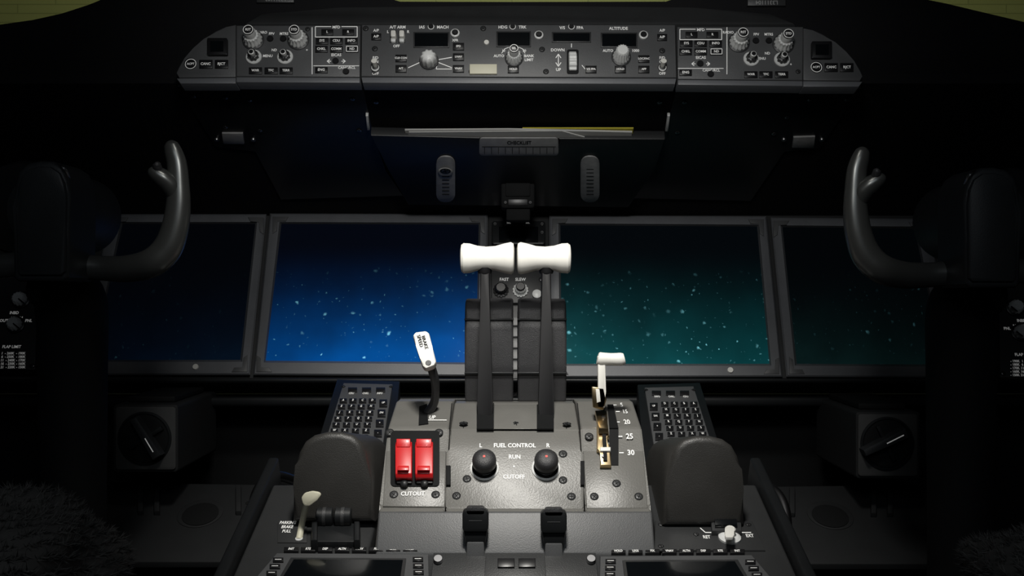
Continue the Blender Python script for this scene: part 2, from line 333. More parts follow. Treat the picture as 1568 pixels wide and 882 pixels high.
def efis(side):
    b=B('efis_control_panel'); m=M
    if side<0:
        b.poly(m,[(362,39),(552,39),(551,118),(362,117)],34,GREY,2,base=-34); b.poly(m,[(362,118),(551,119),(551,127),(362,126)],24,BEZ,1.5,base=-26)
        kx=[(388,62),(457,62)]; mk=[(389,88),(437,88)]; dots=[(414,60),(434,60)]; kk=[(391,108),(415,108),(438,108)]; mx0=515; div=478; labs=[(402,50,'BARO'),(416,52,'FPV'),(435,52,'MTRS'),(420,77,'ND'),(410,86,'MENU'),(470,77,'+')]
    else:
        b.poly(m,[(1037,41),(1230,41),(1229,123),(1038,121)],34,GREY,2,base=-34); b.poly(m,[(1038,122),(1229,124),(1229,132),(1038,130)],24,BEZ,1.5,base=-26)
        kx=[(1131,66),(1199,68)]; mk=[(1150,91),(1197,92)]; dots=[(1157,63),(1177,63)]; kk=[(1150,114),(1173,114),(1197,114)]; mx0=1073; div=1113; labs=[(1115,50,'RADIO'),(1158,53,'FPV'),(1177,53,'MTRS'),(1175,82,'ND'),(1165,90,'MENU'),(1211,99,'+')]
    b.line(m,[(div,42),(div,114)],1.2)
    for (u,v),l in zip(kx,('RST','STD')): bigknob(b,m,u,v,13,l)
    for u,v in mk: midknob(b,m,u,v)
    for u,v in dots: b.disc(m,u,v,5,KEY,3)
    for (u,v),l in zip(kk,('WXR','TFC','TERR')): key(b,m,u,v,20,10,l,lh=3.4)
    for u,v,l in labs: b.text(m,u,v,l,3.8)
    d=0 if side<0 else 4; x=mx0
    b.line(m,[(x-32,46+d),(x-32,41+d),(x-8,41+d)],1.2); b.line(m,[(x+8,41+d),(x+32,41+d),(x+32,57+d),(x-32,57+d),(x-32,46+d)],1.2); b.text(m,x,42+d,'MFD',4.2)
    for du,l in ((-14,'L'),(18,'R')): key(b,m,x+du,49+d,18,9,l)
    for du,l in ((-22,'SYS'),(0,'CDU'),(23,'INFO')): key(b,m,x+du,62.5+d,19,10,l,lh=3.6)
    for du,l in ((-23,'CHKL'),(0,'COMM'),(24,'ND')): key(b,m,x+du,75+d,19,10,l,l=='ND',lh=3.6)
    b.text(m,x,84.5+d,'EICAS',4.2); b.disc(m,x-1,94+d,5,KEY,3); b.line(m,[(x-14,94+d),(x-8,94+d)],1.2);b.line(m,[(x+8,94+d),(x+14,94+d)],1.2);b.line(m,[(x-10,91+d),(x-14,94+d),(x-10,97+d)],1.2);b.line(m,[(x+10,91+d),(x+14,94+d),(x+10,97+d)],1.2)
    b.line(m,[(x-35,101+d),(x+35,101+d)],1.); key(b,m,x-23,107+d,19,9,'ENG',lh=3.8); b.text(m,x+16,104+d,'CANC/RCL',3.8); b.disc(m,x+15,110+d,5,KEY,3)
    b.screw(m,div-7 if side<0 else 1222,45 if side<0 else 110,2.8,m=GREYD)
    b.done()
efis(-1); efis(1)
def endp(side):
    b=B('glareshield_switch_panel'); m=M
    if side<0: f=lambda u,v:(u,v)
    else: f=lambda u,v:(1591-u,v+5)
    out=[(361,38),(361,118),(274,119),(270,112),(274,102),(283,89),(296,74),(312,60),(330,48),(346,41)]
    b.poly(m,[f(*p) for p in out],34,GREY,2,base=-34); b.poly(m,[f(*p) for p in [(361,119),(361,128),(276,128),(270,120)]],24,BEZ,1.5,base=-26)
    b.poly(m,[f(*p) for p in rr(317,58,348,84,2)],6,KEY,1); u,v=f(332,71); b.rect(m,u-10,v-8,u+10,v+8,1,GLS,0,base=6)
    if side<0: ps=[(292,98),(315,98),(339,98)]
    else: ps=[(1250,103),(1273,103),(1297,103)]
    u,v=ps[0]; b.disc(m,u,v,9,KEY,3); b.ringm(m,u,v,8.6,1.,MARK,3.5); b.text(m,u,v,'ACPT',3.2,base=3.5)
    for (u,v),l in zip(ps[1:],('CANC','RJCT')): key(b,m,u,v,20,13,l,lh=3.8)
    b.done()
endp(-1); endp(1)
# ================================================================= DISPLAYS
D=Pl(330,1.52,575,1.42)
b=B('instrument_panel')
b.poly(D,[(-240,318),(170,318),(440,315),(456,309),(622,309),(640,317),(784,318),(930,318),(1400,322),(1800,322),(1900,588),(-330,582)],16,GREYD,2,base=-22)
b.poly(D,[(748,326),(840,326),(842,620),(744,620)],6,GREYD,2,base=-6)
b.prof([(1.37,zv(579,1.37)),(1.37,zv(586,1.37)),(1.44,zv(600,1.44)),(1.46,zv(580,1.46))],-.80,.80,BLK,.003)
b.prof([(1.39,zv(608,1.39)),(1.39,zv(622,1.39)),(1.5,zv(626,1.5)),(1.5,zv(600,1.5))],-.80,.80,BLK,.004)
b.prof([(1.48,zv(590,1.48)),(1.48,.02),(1.52,.02),(1.52,zv(590,1.52))],-.95,.95,BLKM,0)
b.done()
def display(outer,inner,smat,dot=None):
    b=B('display_unit'); k=D.sc(450); hi=D.shift(9*k); lo=D.shift(2*k)
    def ins(q,d):
        c=Vector((sum(p[0] for p in q)/4,sum(p[1] for p in q)/4)); return [(p[0]+(d if p[0]<c.x else -d),p[1]+(d if p[1]<c.y else -d)) for p in q]
    o1=ins(outer,2.5); i1=ins(inner,-3)
    rings=[[D.shift(-6*k).pt(*p) for p in outer],[D.shift(6*k).pt(*p) for p in outer],[hi.pt(*p) for p in o1],[hi.pt(*p) for p in i1],[lo.pt(*p) for p in inner]]
    vs=[p for r in rings for p in r]; fs=[[j*4+i,j*4+(i+1)%4,(j+1)*4+(i+1)%4,(j+1)*4+i] for j in range(4) for i in range(4)]
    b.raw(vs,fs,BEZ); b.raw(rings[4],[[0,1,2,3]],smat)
    for n,(p,q) in enumerate(zip(o1,i1)):
        sx=1 if q[0]>p[0] else -1; sy=1 if q[1]>p[1] else -1
        b.poly(D,[(p[0]+sx*2,p[1]+sy*2),(p[0]+sx*26,p[1]+sy*2),(p[0]+sx*22,p[1]+sy*9),(p[0]+sx*9,p[1]+sy*9),(p[0]+sx*8,p[1]+sy*24),(p[0]+sx*2,p[1]+sy*28)],1.6,GREY,.5,base=9)
    if dot: b.disc(D,dot[0],dot[1],4.5,WHT,3,base=9)
    b.done()
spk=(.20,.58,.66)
S_LI=screen_painted_glow('screen_painted_glow_blue',(.0006,.0012,.0035),(.0,.070,.29),spk,1.0,.55,1.4,.0,1.0)
S_RI=screen_painted_glow('screen_painted_glow_teal',(.0006,.0013,.0018),(.003,.058,.064),spk,1.0,1.2,.6,3.7,1.0)
S_LO=screen_painted_glow('screen_painted_glow_dark_blue',(.0004,.0006,.0012),(.001,.004,.010),spk,1.0,.2,1.2,7.1,1.2,.02)
S_RO=screen_painted_glow('screen_painted_glow_dark_green',(.0004,.0007,.0009),(.002,.008,.008),spk,1.0,1.4,.3,9.3,1.2,.06)
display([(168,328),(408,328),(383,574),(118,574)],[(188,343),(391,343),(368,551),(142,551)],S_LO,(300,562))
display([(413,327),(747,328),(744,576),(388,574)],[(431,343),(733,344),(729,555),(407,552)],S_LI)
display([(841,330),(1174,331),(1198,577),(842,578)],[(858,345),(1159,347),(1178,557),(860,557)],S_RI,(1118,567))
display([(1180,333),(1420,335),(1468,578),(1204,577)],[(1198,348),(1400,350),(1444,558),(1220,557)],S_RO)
b=B('standby_instrument')
b.poly(D,rr(753,338,835,374,4),14,BLK,2,base=0); b.rect(D,764,347,824,371,1,GLS,.3,base=14)
for u,v in ((758,343),(830,343),(830,356)): b.screw(D,u,v,2.6,base=14)
for u in (779,808): b.rect(D,u-8,338,u+8,345,2,KEY,.5,base=14); b.text(D,u,341,'SEL',3,base=16.6)
b.poly(D,rr(752,380,838,464,4),8,GREYD,2,base=0)
DD=D.shift(8*D.sc(420))
for u in (767,797): b.knob(DD,u,445,[(12,0),(12,3),(9,4),(9,12),(7,14)],KNB if u==797 else KEY,rib=.08,nr=14)
b.knob(DD,797,445,[(7,14),(7,17),(6,18)],KEY); b.knob(DD,822,452,[(7,0),(7,6),(5,7)],KNB)
b.text(DD,772,428,'FAST',4.5); b.text(DD,797,428,'SLEW',4.5); b.screw(DD,829,428,3)
for j in range(5): b.rect(D,783,486+j*17,802,498+j*17,6,PLA,.8,base=0)
b.done()
def sidep(side):
    b=B('dimmer_panel'); f=(lambda u,v:(u,v)) if side<0 else (lambda u,v:(1586-u,v+12))
    b.poly(D,[f(*p) for p in [(-60,445),(57,446),(54,566),(-72,566)]],26,GREYD,2,base=0); q=D.shift(26*D.sc(500))
    for u,v in ((33,460),(25,498)):
        u,v=f(u,v); b.knob(q,u,v,[(14,0),(14,3),(12,4)],KEY); b.knob(q,u,v,[(11,4),(10,12),(8,14)],KNB,rib=.1,nr=12); b.line(q,[(u-5,v-3),(u+5,v+5)],2.2,BLKM,15)
    for u,v,t in ((22,479,'INBD'),(26,487,'NORM'),(10,491,'OUTBD'),(44,491,'PNL'),(18,531,'FLAP LIMIT')):
        u,v=f(u,v); b.text(q,u,v,t,4.2)
    for i in range(5):
        u,v=f(12,541+i*5.3); b.text(q,u,v,'%d  - 2%d0K'%(5*i+1,6-i),3.6); u,v=f(32,541+i*5.3); b.text(q,u,v,'- 1%d0K'%(9-i),3.6)
    for u,v in ((46,452),(50,560)): u,v=f(u,v); b.screw(q,u,v,3)
    b.done()
sidep(-1); sidep(1)
# ================================================================= YOKES
def yoke(side):
    b=B('control_yoke')
    f=(lambda u,v,y:P(u,v,y)) if side<0 else (lambda u,v,y:P(1583-u,v+10,y))
    def T(l,m,**k): b.tube([f(u,v,y) for u,v,y,r in l],[r*y/F for u,v,y,r in l],m,**k)
    Y=.98
    horn=[(70,402,Y+.02,18),(110,406,Y+.02,19),(160,411,Y+.02,19),(200,411,Y+.01,21),(233,402,Y,23),(256,381,Y,23),(268,350,Y,21),(273,315,Y,19),(273,282,Y,17),(271,252,Y,15.5),(266,234,Y,14),(262,222,Y,11),(260,216,Y,4)]
    T(horn,YOK,seg=28,flat=.85)
    T([(124-u,v,y,r) for u,v,y,r in horn],YOK,seg=28,flat=.85)
    T([(270,300,Y,13),(262,284,Y-.004,15),(250,273,Y-.008,14),(240,266,Y-.01,12),(233,261,Y-.011,9),(230,258,Y-.011,3)],YOK,sub=4)
    T([(244,262,Y-.012,6),(241,256,Y-.014,7),(240,251,Y-.016,6),(239,249,Y-.016,2)],SHR,sub=3)
    pts=[(20,318),(22,280),(28,262),(42,250),(60,246),(80,247),(95,257),(104,275),(107,300),(105,425),(98,431),(26,431),(20,425)]
    n=len(pts); fs=[list(range(n)),list(range(2*n-1,n-1,-1))]+[[i,i+n,(i+1)%n+n,(i+1)%n] for i in range(n)]
    A=[f(u,v,Y-.03) for u,v in pts]; Bk=[a+Vector((0,.06,0)) for a in A]
    b.solid(A+Bk,fs,YHUB,.004,3,lambda i:i<n)
    pts2=[(62+(u-62)*.86,335+(v-335)*.9) for u,v in pts]; A=[f(u,v,Y-.034) for u,v in pts2]; Bk=[a+Vector((0,.01,0)) for a in A]
    b.solid(A+Bk,fs,YHUB,.002,2,lambda i:i<n)
    b.lathe(f(130,332,Y+.12),(0,-1,0),[(.040,0),(.042,.004),(.042,.085),(.038,.095),(.028,.1)],YHUB,40)
    b.lathe(f(100,330,Y+.2),(0,-1,0),[(.05,0),(.052,.01),(.052,.10),(.048,.11)],BLKM,40)
    b.tube([f(85,252,Y-.02),f(98,258,Y-.03),f(106,275,Y-.02)],[.002,.002,.002],MET)
    T([(66,430,Y+.05,36),(95,445,Y+.07,50),(110,470,Y+.08,52),(112,560,Y+.09,50),(112,760,Y+.1,48),(112,1000,Y+.11,48)],BLKM,seg=28)
    c0=f(112,990,Y+.11); b.tube([c0,Vector((c0.x,c0.y+.02,.0))],[.034,.034],BLKM,sub=1)
    b.lathe(Vector((c0.x,c0.y+.02,0)),(0,0,1),[(.075,0),(.075,.02),(.05,.05),(.04,.09)],BLKM)
    b.done()
yoke(-1); yoke(1)
# ================================================================= FOOTWELL BOXES / PLATES
def crank(side):
    b=B('pedal_adjust_crank'); fy=1.25; pl=Pl(ab=(fy,0))
    if side<0: u0,v0,u1,v1,cu,cv,a=173,619,273,723,222,671,[(203,641),(240,701)]
    else: u0,v0,u1,v1,cu,cv,a=1310,630,1409,733,1358,679,[(1324,694),(1390,663)]
    b.rect(pl,u0,v0,u1,v1,195,DIM,3,base=-195,r=6)
    b.poly(pl,rr(u0+4,v0+4,u1-4,v1-4,5),3,CRK,1)
    b.knob(pl,cu,cv,[(41,0),(41,2),(38,2.5),(37,.5),(34,.5)],BLK,base=3,seg=40); b.disc(pl,cu,cv,36,BLKM,3,base=3,seg=40)
    d=Vector((a[1][0]-a[0][0],a[1][1]-a[0][1])).normalized(); n=Vector((-d.y,d.x))*8
    e=Vector((-d.y,d.x))*30; w=d*6
    b.poly(pl,[(cu+e.x+w.x*.6,cv+e.y+w.y*.6),(cu+e.x-w.x*.6,cv+e.y-w.y*.6),(cu-e.x-w.x*.6,cv-e.y-w.y*.6),(cu-e.x+w.x*.6,cv-e.y+w.y*.6)],6,BLK,2,base=6)
    b.poly(pl,[(a[0][0]+n.x*.7,a[0][1]+n.y*.7),(a[0][0]-n.x*.7,a[0][1]-n.y*.7),(a[1][0]-n.x,a[1][1]-n.y),(a[1][0]+n.x,a[1][1]+n.y)],18,YHUB,3,base=6)
    b.line(pl,[(cu,cv),(cu+ (a[1][0]-cu)*.7,cv+(a[1][1]-cv)*.7)] if side<0 else [(cu,cv),(a[1][0]-6,a[1][1]+3)],1.6,base=24.6)
    b.box((pl.pt((u0+u1)/2,0).x-.03,fy+.02,pl.pt(0,v0).z),(pl.pt((u0+u1)/2,0).x+.03,1.39,pl.pt(0,v0).z+.008),BLKM,.002)
    b.done()
crank(-1); crank(1)
def footplate(side):
    b=B('rudder_pedal_plate'); pl=Pl(735,1.36,850,1.22)
    f=(lambda u,v:(u,v)) if side<0 else (lambda u,v:(1578-u,v+3))
    b.poly(pl,[f(*p) for p in [(150,738),(430,742),(430,860),(120,860)]],10,DIM,2)
    u,v=f(307,787); b.knob(pl,u,v,[(34,0),(34,2),(31,3)],DIM,base=9,seg=32); b.disc(pl,u,v,27,BLKM,1,base=12.5,seg=32)
    for uu,vv in ((180,750),(400,755),(380,770),(250,752)): uu,vv=f(uu,vv); b.screw(pl,uu,vv,3,base=10)
    for uu in (215,240,365):
        uu,vv=f(uu,742); b.rect(pl,uu-4,vv,uu+4,vv+40,8,DIM,1,base=10)
    x=pl.pt(*f(290,800)).x; b.box((x-.07,1.24,0),(x+.07,1.46,zv(850,1.24)-.005),BLKM,.01)
    b.done()
footplate(-1); footplate(1)
for s in (-1,1):
    b=B('grab_tube'); f=(lambda u,v,y:P(u,v,y)) if s<0 else (lambda u,v,y:P(1592-u,v+16,y))
    b.tube([f(450,735,1.06),f(425,729,1.04),f(404,738,1.02),(f(391,762,1.0)),f(387,800,.98),f(384,850,.97),f(384,1000,.97)],[.0055]*7,TUB,seg=14)
    b.tube([f(450,752,1.06),f(428,745,1.04),f(412,752,1.02),(f(403,772,1.0)),f(400,800,.98),f(398,850,.97)],[.0035]*6,TUB,seg=12)
    b.done()
# ================================================================= CENTRE PEDESTAL
C=Pl(785,.95,882,.855)
def cz(y): return H+(y-C.a)/C.b
b=B('center_pedestal')
for x0,x1,xm in ((-.24,-.128,-.075),(.245,.133,.078)):
    b.prof([(.45,.0),(.45,cz(.45)),(1.0,cz(1.0)),(1.02,cz(1.0)-.02),(1.02,0)],min(x0,x1),max(x0,x1),GREYD,.003)
    b.prof([(.45,.0),(.45,cz(.45)),(.884,cz(.884)),(.884,0)],min(x1,xm),max(x1,xm),GREYD,0)
b.prof([(.45,.0),(.45,cz(.45)-.02),(.80,cz(.80)-.045),(.80,0)],-.076,.079,BLK,.002)
for x0,x1 in ((-.252,-.241),(.246,.257)):
    b.prof([(.45,0),(.45,cz(.45)+.012),(1.03,cz(1.03)+.012),(1.05,cz(1.03)-.03),(1.05,0)],x0,x1,BLK,.003)
for x0,x1 in ((-.245,-.125),(.132,.250)):
    b.prof([(1.025,0),(1.025,zv(800,1.025)),(1.06,zv(770,1.06)),(1.34,zv(660,1.34)),(1.36,0)],x0,x1,BLKM,.003)
b.done()
K=Pl(582,1.34,715,1.13)
def keypad(side):
    b=B('multifunction_keypad'); f=(lambda u,v:(u,v)) if side<0 else (lambda u,v:(1588-u,v+5))
    b.poly(K,[f(*p) for p in [(516,580),(612,583),(600,735),(468,735)]],36,BLK,3,base=-40)
    b.poly(K,[f(*p) for p in [(526,586),(601,588),(580,720),(484,720)]],5,GREY,1.5,base=-3)
    def at(s_,t):
        v=588+t*128; l=526-42*(v-586)/134; r=601-21*(v-588)/132
        return f(l+(r-l)*s_,v)
    q=K.shift(2*K.sc(640))
    for i in range(3):
        u,v=at(.22+i*.28,.06); key(b,q,u,v,14,6)
        u,v=at(.22+i*.28,.11); b.text(q,u,v,('CDU','CHKL','INFO')[i],2.6,base=.6)
    for r in range(11):
        t=.19+r*.072; n=4 if r<7 else 6
        for c in range(n):
            u,v=at(.1+c*(.56/3 if n==4 else .8/5),t)
            if n==4: b.rect(q,u-5.5,v-2.8,u+5.5,v+2.8,3.4,KEY,.8); b.text(q,u,v,'ABCDEFGHJKLMNPQRSTUVWXYZ123456789'[(r*4+c)%32],3,base=3.8)
            else: b.knob(q,u,v,[(4.6,0),(4.6,2.8),(3.6,3.4)],KEY,seg=14); b.text(q,u,v,'%d'%((r*3+c)%10),2.8,base=3.8)
    for r in range(4):
        u,v=at(.88,.22+r*.12); b.rect(q,u-6,v-5,u+6,v+5,3.4,KEY,.8); b.text(q,u,v,('UP','DN','+','-')[r],2.6,base=3.8)
    for s_,t in ((.02,.03),(.98,.03),(.97,.75)): u,v=at(s_,t); b.screw(K,u,v,2.4,base=2)
    b.done()
keypad(-1); keypad(1)
# ---- quadrant modules
def qprof(lift=0):
    return [(.893,zv(846,.893)),(.918,zv(786,.918)),(.924,zv(779,.924)),(.93,zv(776,.93)),(.99,zv(657,.99)+lift),(1.06,zv(617,1.06)+lift),(1.10,zv(614,1.10)+lift),(1.16,zv(616,1.16)+lift),(1.22,zv(650,1.22)),(1.22,.6),(.893,.6)]
b=B('throttle_quadrant')
b.prof(qprof(),-.0612,.0668,QG,.002)
b.prof(qprof(.002),-.1235,-.0625,QG,.004,4)
b.prof(qprof(.002),.0682,.1290,QG,.004,4)
b.prof([(.885,.6),(.885,zv(848,.885)),(.905,zv(783,.905)),(.93,zv(783,.93)),(.93,.6)],-.1215,.1275,GREY,.002)
Q=Pl(657,.99,776,.93)
b.poly(Q,[(690,658),(887,659),(887,690),(894,694),(894,776),(889,781),(686,780),(682,775),(683,692),(690,688)],5,QG,1.2)
for pts in ([(592,690),(683,690),(681,776),(586,775)],[(893,690),(985,690),(992,778),(898,778)]): b.poly(Q,pts,3,QG,1.2,base=2)
q=Q.shift(5*Q.sc(700))
for u,v in ((699,759),(875,760),(715,733),(862,735),(862,695),(603,757),(667,757),(910,760),(978,760),(902,668),(944,740),(672,662),(597,662)): b.screw(q,u,v,5,m=GREYD)
T1=Pl(617,1.06,657,.99).shift(.0026)
for u,v in ((710,648),(790,648),(868,649)): b.screw(T1,u,v,5,m=GREYD)
for u in (692,756,826,884): b.line(T1,[(u,617),(u-(784-u)*.04,655)],1.3,BLKM,0)
b.poly(T1,[(757,619),(824,619),(824,656),(756,656)],1,QG,.8)
b.rect(q,683,712,690,742,5,BLKM,1); b.rect(q,889,705,895,742,5,BLKM,1)
for l,u,v,h in (('L',736,682,6),('R',839,682,6),('FUEL CONTROL',788,682,6.2),('RUN',788,699.5,6.2),('CUTOFF',787,730,6.2)): b.text(q,u,v,l,h)
b.text(q,632,756,'CUTOUT',6.2,base=1.2)
b.disc(q,787,714,1.5,MARK,.5)
b.text(q,634,676,'STAB    R2',5.5)
b.text(T1,662,639,'UP',5.5); b.line(T1,[(655,643),(684,643)],1.2)
for l,u,v in (('5',952,620),('15',957,630),): b.text(T1,u,v,l,5.8); b.line(T1,[(u-14,v),(u-8,v)],1.4)
b.line(T1,[(943,646),(949,646)],1.4); b.text(T1,960,646,'20',6.8)
for l,u,v in (('25',964,668),('30',966,693)): b.text(q,u,v,l,7.8); b.line(q,[(u-18,v),(u-11,v)],1.5)
b.poly(T1,[(642,622),(654,618),(656,648),(641,650)],1,BLKM,0,base=0)
b.poly(T1,[(930,619),(939,619),(947,655),(933,655)],1,BLKM,0)
b.rect(q,933,655,947,712,1,BLKM,0)
b.rect(q,598,659,673,744,2.0,BLKM,.5,r=6)
for u in (743,835): b.poly(T1,[(u-13,619),(u+13,619),(u+13,656),(u-13,656)],2,BLKM,0)
b.done()
def fuel(u,v):
    b=B('fuel_control_switch')
    b.knob(q,u,v,[(22,0),(22,1.5),(20,2.5)],KNB,seg=36); b.knob(q,u,v,[(19.2,2.5),(18.5,3),(16,3)],BLKM,seg=36); b.knob(q,u,v,[(15,2.5),(15,5),(13,6)],MET,seg=32)
    b.knob(q,u,v,[(10,5),(11,8),(15.5,11),(18,14),(18.4,22),(17.5,27),(14,30.5),(8,32.5),(2,33)],SHR,seg=36)
    b.knob(q,u,v,[(2.2,32.5),(2,33.6)],REDD,seg=12)
    b.done()
fuel(742,717); fuel(836,717)
def guard(u0,u1):
    b=B('cutout_switch_guard')
    def slab(pts,x0,x1,m,bev=1.5):
        k=Q.sc(700); n=len(pts); A=[]
        for x in (x0,x1):
            for v,h in pts: A.append(q.pt(x,v)+q.n*(h*k))
        b.solid(A,[list(range(n)),list(range(2*n-1,n-1,-1))]+[[i,i+n,(i+1)%n+n,(i+1)%n] for i in range(n)],m,bev*k,2)
    slab([(738,0),(740,14),(736,20),(694,21),(684,14),(684,0)],u0,u1,RED)
    slab([(697,22),(686,25),(682,18),(687,12)],u0+2,u1-2,RED,1)
    slab([(733,20),(735,27),(729,27),(724,20)],u0+4,u1-4,RED,1)
    slab([(743,0),(743,7),(737,7),(737,0)],u0+1,u1-1,BLK,1)
    c=(u0+u1)/2
    b.knob(q,c,743,[(6,0),(6,8),(3,10)],BLK,seg=14)
    b.done()
guard(607,632); guard(637,664)
def lever(u,side):
    b=B('thrust_lever'); k=1.03/F
    pts=[(u-12,664,1.012),(u-12,618,1.022),(u-8,500,1.03),(u-7,405,1.035)]
    L=[P(*p) for p in pts]; R=[P(2*u-p[0] ,p[1],p[2]) for p in pts]
    front=L+R[::-1]; n=8; back=[p+Vector((0,.022,0)) for p in front]
    b.solid(front+back,[list(range(n)),list(range(2*n-1,n-1,-1))]+[[i,i+n,(i+1)%n+n,(i+1)%n] for i in range(n)],LEV,.0015,2)
    u0,u1=(705,788.5) if side<0 else (791.5,876)
    pr=[(0,15),(1.5,21),(5,23.5),(14,23),(26,19.5),(40,18),(54,19),(68,23),(78,25),(82,23),(83.5,16)]
    if side>0: pr=[(83.5-h,r) for h,r in pr][::-1]
    b.lathe(P(u0,395.5,1.04),(1,0,0),[(r*k,h*k) for h,r in pr],WHT,40)
    b.lathe(P(u,416,1.04),(0,0,1),[(10*k,-3*k),(11*k,0),(12*k,6*k)],LEV,20)
    b.done()
lever(742.5,-1); lever(836.5,1)
def shroud(side):
    b=B('reverser_shroud'); f=(lambda u:u) if side<0 else (lambda u:1579-u)
    def blk(u0,u1,yf,m,off=0):
        x=sorted((P(f(u0),0,yf).x,P(f(u1),0,yf).x))
        zt=zv(457,yf)+off; zb=zv(616,yf)
        b.prof([(yf,zb),(yf-.006,zv(560,yf)),(yf-.008,zv(500,yf)),(yf-.003,zt-.012),(yf+.006,zt-.003),(yf+.02,zt),(yf+.12,zt-.02),(yf+.15,zt-.08),(yf+.15,zb)],x[0],x[1],m,.003)
    blk(712,739,1.09,SHR); blk(746,786,1.09,SHR,.0005)
    blk(736,748,1.10,BLK,-.003)
    for v in (489,571):
        x=sorted((P(f(711),0,1.08).x,P(f(786.6),0,1.08).x)); z=zv(v,1.085); b.box((x[0],1.0815,z-.0012),(x[1],1.1,z+.0012),BLK,.0005)
    b.done()
shroud(-1); shroud(1)
b=B('speed_brake_lever')
b.tube([P(650,640,1.03),P(664,618,1.03),P(667,596,1.02),P(665,578,1.01),P(659,558,1.0)],[.0052,.0045,.004,.004,.004],SHR,seg=12,flat=1.6)
hp=[(632,513),(636,508),(652,506),(657,509),(662,530),(668,553),(665,559),(652,564),(647,560),(643,548),(637,530)]
pl=Pl(506,1.005,564,.985); b.poly(pl,hp,16,WHT,3,base=-10,full=True)
b.text(pl,643,522,'SPEED',5.0,BLKM,math.radians(-72),base=6.8); b.text(pl,650.5,524,'BRAKE',5.0,BLKM,math.radians(-72),base=6.8)
b.disc(pl,656,556,4.5,BLK,2,base=5)
b.done()
b=B('flap_lever')
b.tube([P(915,549,1.0),P(919,549.5,1.0),P(935,550,1.0),P(950,550,1.0),P(956,549,1.0)],[.0055,.0068,.0062,.0066,.0055],WHT,seg=20,sub=3)
pl=Pl(ab=(1.0,0)); b.poly(pl,[(915,545),(927,545),(928,600),(926,625),(914,625),(916,598)],12,WHT,2,base=-6,full=True)
b.poly(pl,[(906,592),(925,594),(929,612),(924,628),(908,624)],8,GOLD,1.5,base=-2,full=True)
b.poly(pl,[(912,596),(918,596),(920,615),(914,617)],3,WHT,.8,base=7)
b.poly(T1,[(911,628),(929,628),(931,655),(917,655)],9,GOLD,1.5)
steps=[(914,650),(931,650),(933,668),(927,668),(929,680),(934,681),(936,712),(919,712),(920,690),(914,688)]
b.poly(q,steps,9,GOLD,1.5); b.poly(q,[(922,660),(928,660),(930,705),(924,705)],4,BLKM,.5,base=8)
b.poly(q,[(919,684),(935,684),(935,690),(919,690)],13,WHT,1)
for v in (640,664,699): b.disc(q if v>655 else T1,924,v,3,MET,3,base=9)
b.done()
def rest(side):
    b=B('cursor_control_hand_rest'); f=(lambda u,v:(u,v)) if side<0 else (lambda u,v:(1588-u,v+6))
    pts=[(447,800),(449,745),(452,712),(457,692),(466,676),(480,666),(500,661),(522,661),(540,666),(552,676),(560,692),(568,735),(574,800)]
    n=len(pts); A=[P(*f(*p),.92) for p in pts]; zb=min(a.z for a in A); Bk=[Vector((a.x*.98,1.05,zb+(a.z-zb)*.74)) for a in A]
    b.solid(A+Bk,[list(range(n)),list(range(2*n-1,n-1,-1))]+[[i,i+n,(i+1)%n+n,(i+1)%n] for i in range(n)],SHR2,.007,4,lambda i:i<n)
    b.done()
rest(-1); rest(1)
# ---- lower consoles
b=B('parking_brake_lever')
b.rect(C,425,800,470,830,2,GREYD,.5)
b.tube([C.pt(458,826),P(462,805,.915),P(467,780,.905),P(470,768,.90)],[.0032,.003,.0028,.0030],CREAM,seg=12)
pp=Pl(ab=(.90,0)); b.poly(pp,[(463,770),(461,762),(466,755),(478,752),(489,754),(492,758),(486,766),(474,775),(466,775)],7,CREAM,2.5,base=-3,full=True)
b.disc(C,458,826,6,KNB,3)
for i,t in enumerate(('PARKING','BRAKE','PULL')): b.text(C,441+i*-1,800+i*6.5,t,4.2,base=2.6)
b.done()
b=B('pitch_trim_switch')
b.poly(C,rr(478,800,551,829,4),12,BLK,3,base=0)
for u in (500,528):
    c=C.pt(u,808)+C.n*.012; b.lathe(c-Vector((.008,0,0)),(1,0,0),[(.008,0),(.009,.001),(.009,.0145),(.008,.0155)],BLK,24)
    b.lathe(c-Vector((.002,0,0)),(1,0,0),[(.0094,0),(.0094,.003)],GREYD,24)
for u in (480,545): b.rect(C,u-3,797,u+6,826,22,BLK,3)
b.text(C,503,833,'NOSE UP',4.4)
b.done()
b=B('alternate_flaps_panel')
b.poly(C,[(1003,797),(1152,797),(1172,842),(1002,842)],3,GREYD,1)
b.poly(C,[(1088,789),(1134,789),(1136,812),(1090,812)],9,GREYD,2,base=3); b.poly(C,[(1094,793),(1128,793),(1129,803),(1095,803)],6,GLS,1.5,base=12)
b.line(C,[(1072,808),(1080,815),(1150,815)],1.2,base=3.5)
b.knob(C,1117,824,[(17,0),(17,3),(14,5),(12,6)],KNB,base=3); b.knob(C,1117,824,[(8,6),(8,17),(6,19)],WHT,base=3); b.rect(C.shift(.014),1110,806,1124,822,5,WHT,2,r=3)
b.text(C,1082,822,'RET',4.6,base=3.6); b.text(C,1148,820,'EXT',4.6,base=3.6)
for u,v in ((1012,803),(1012,836),(1146,803),(1066,818)): b.screw(C,u,v,3.5,base=3)
b.done()
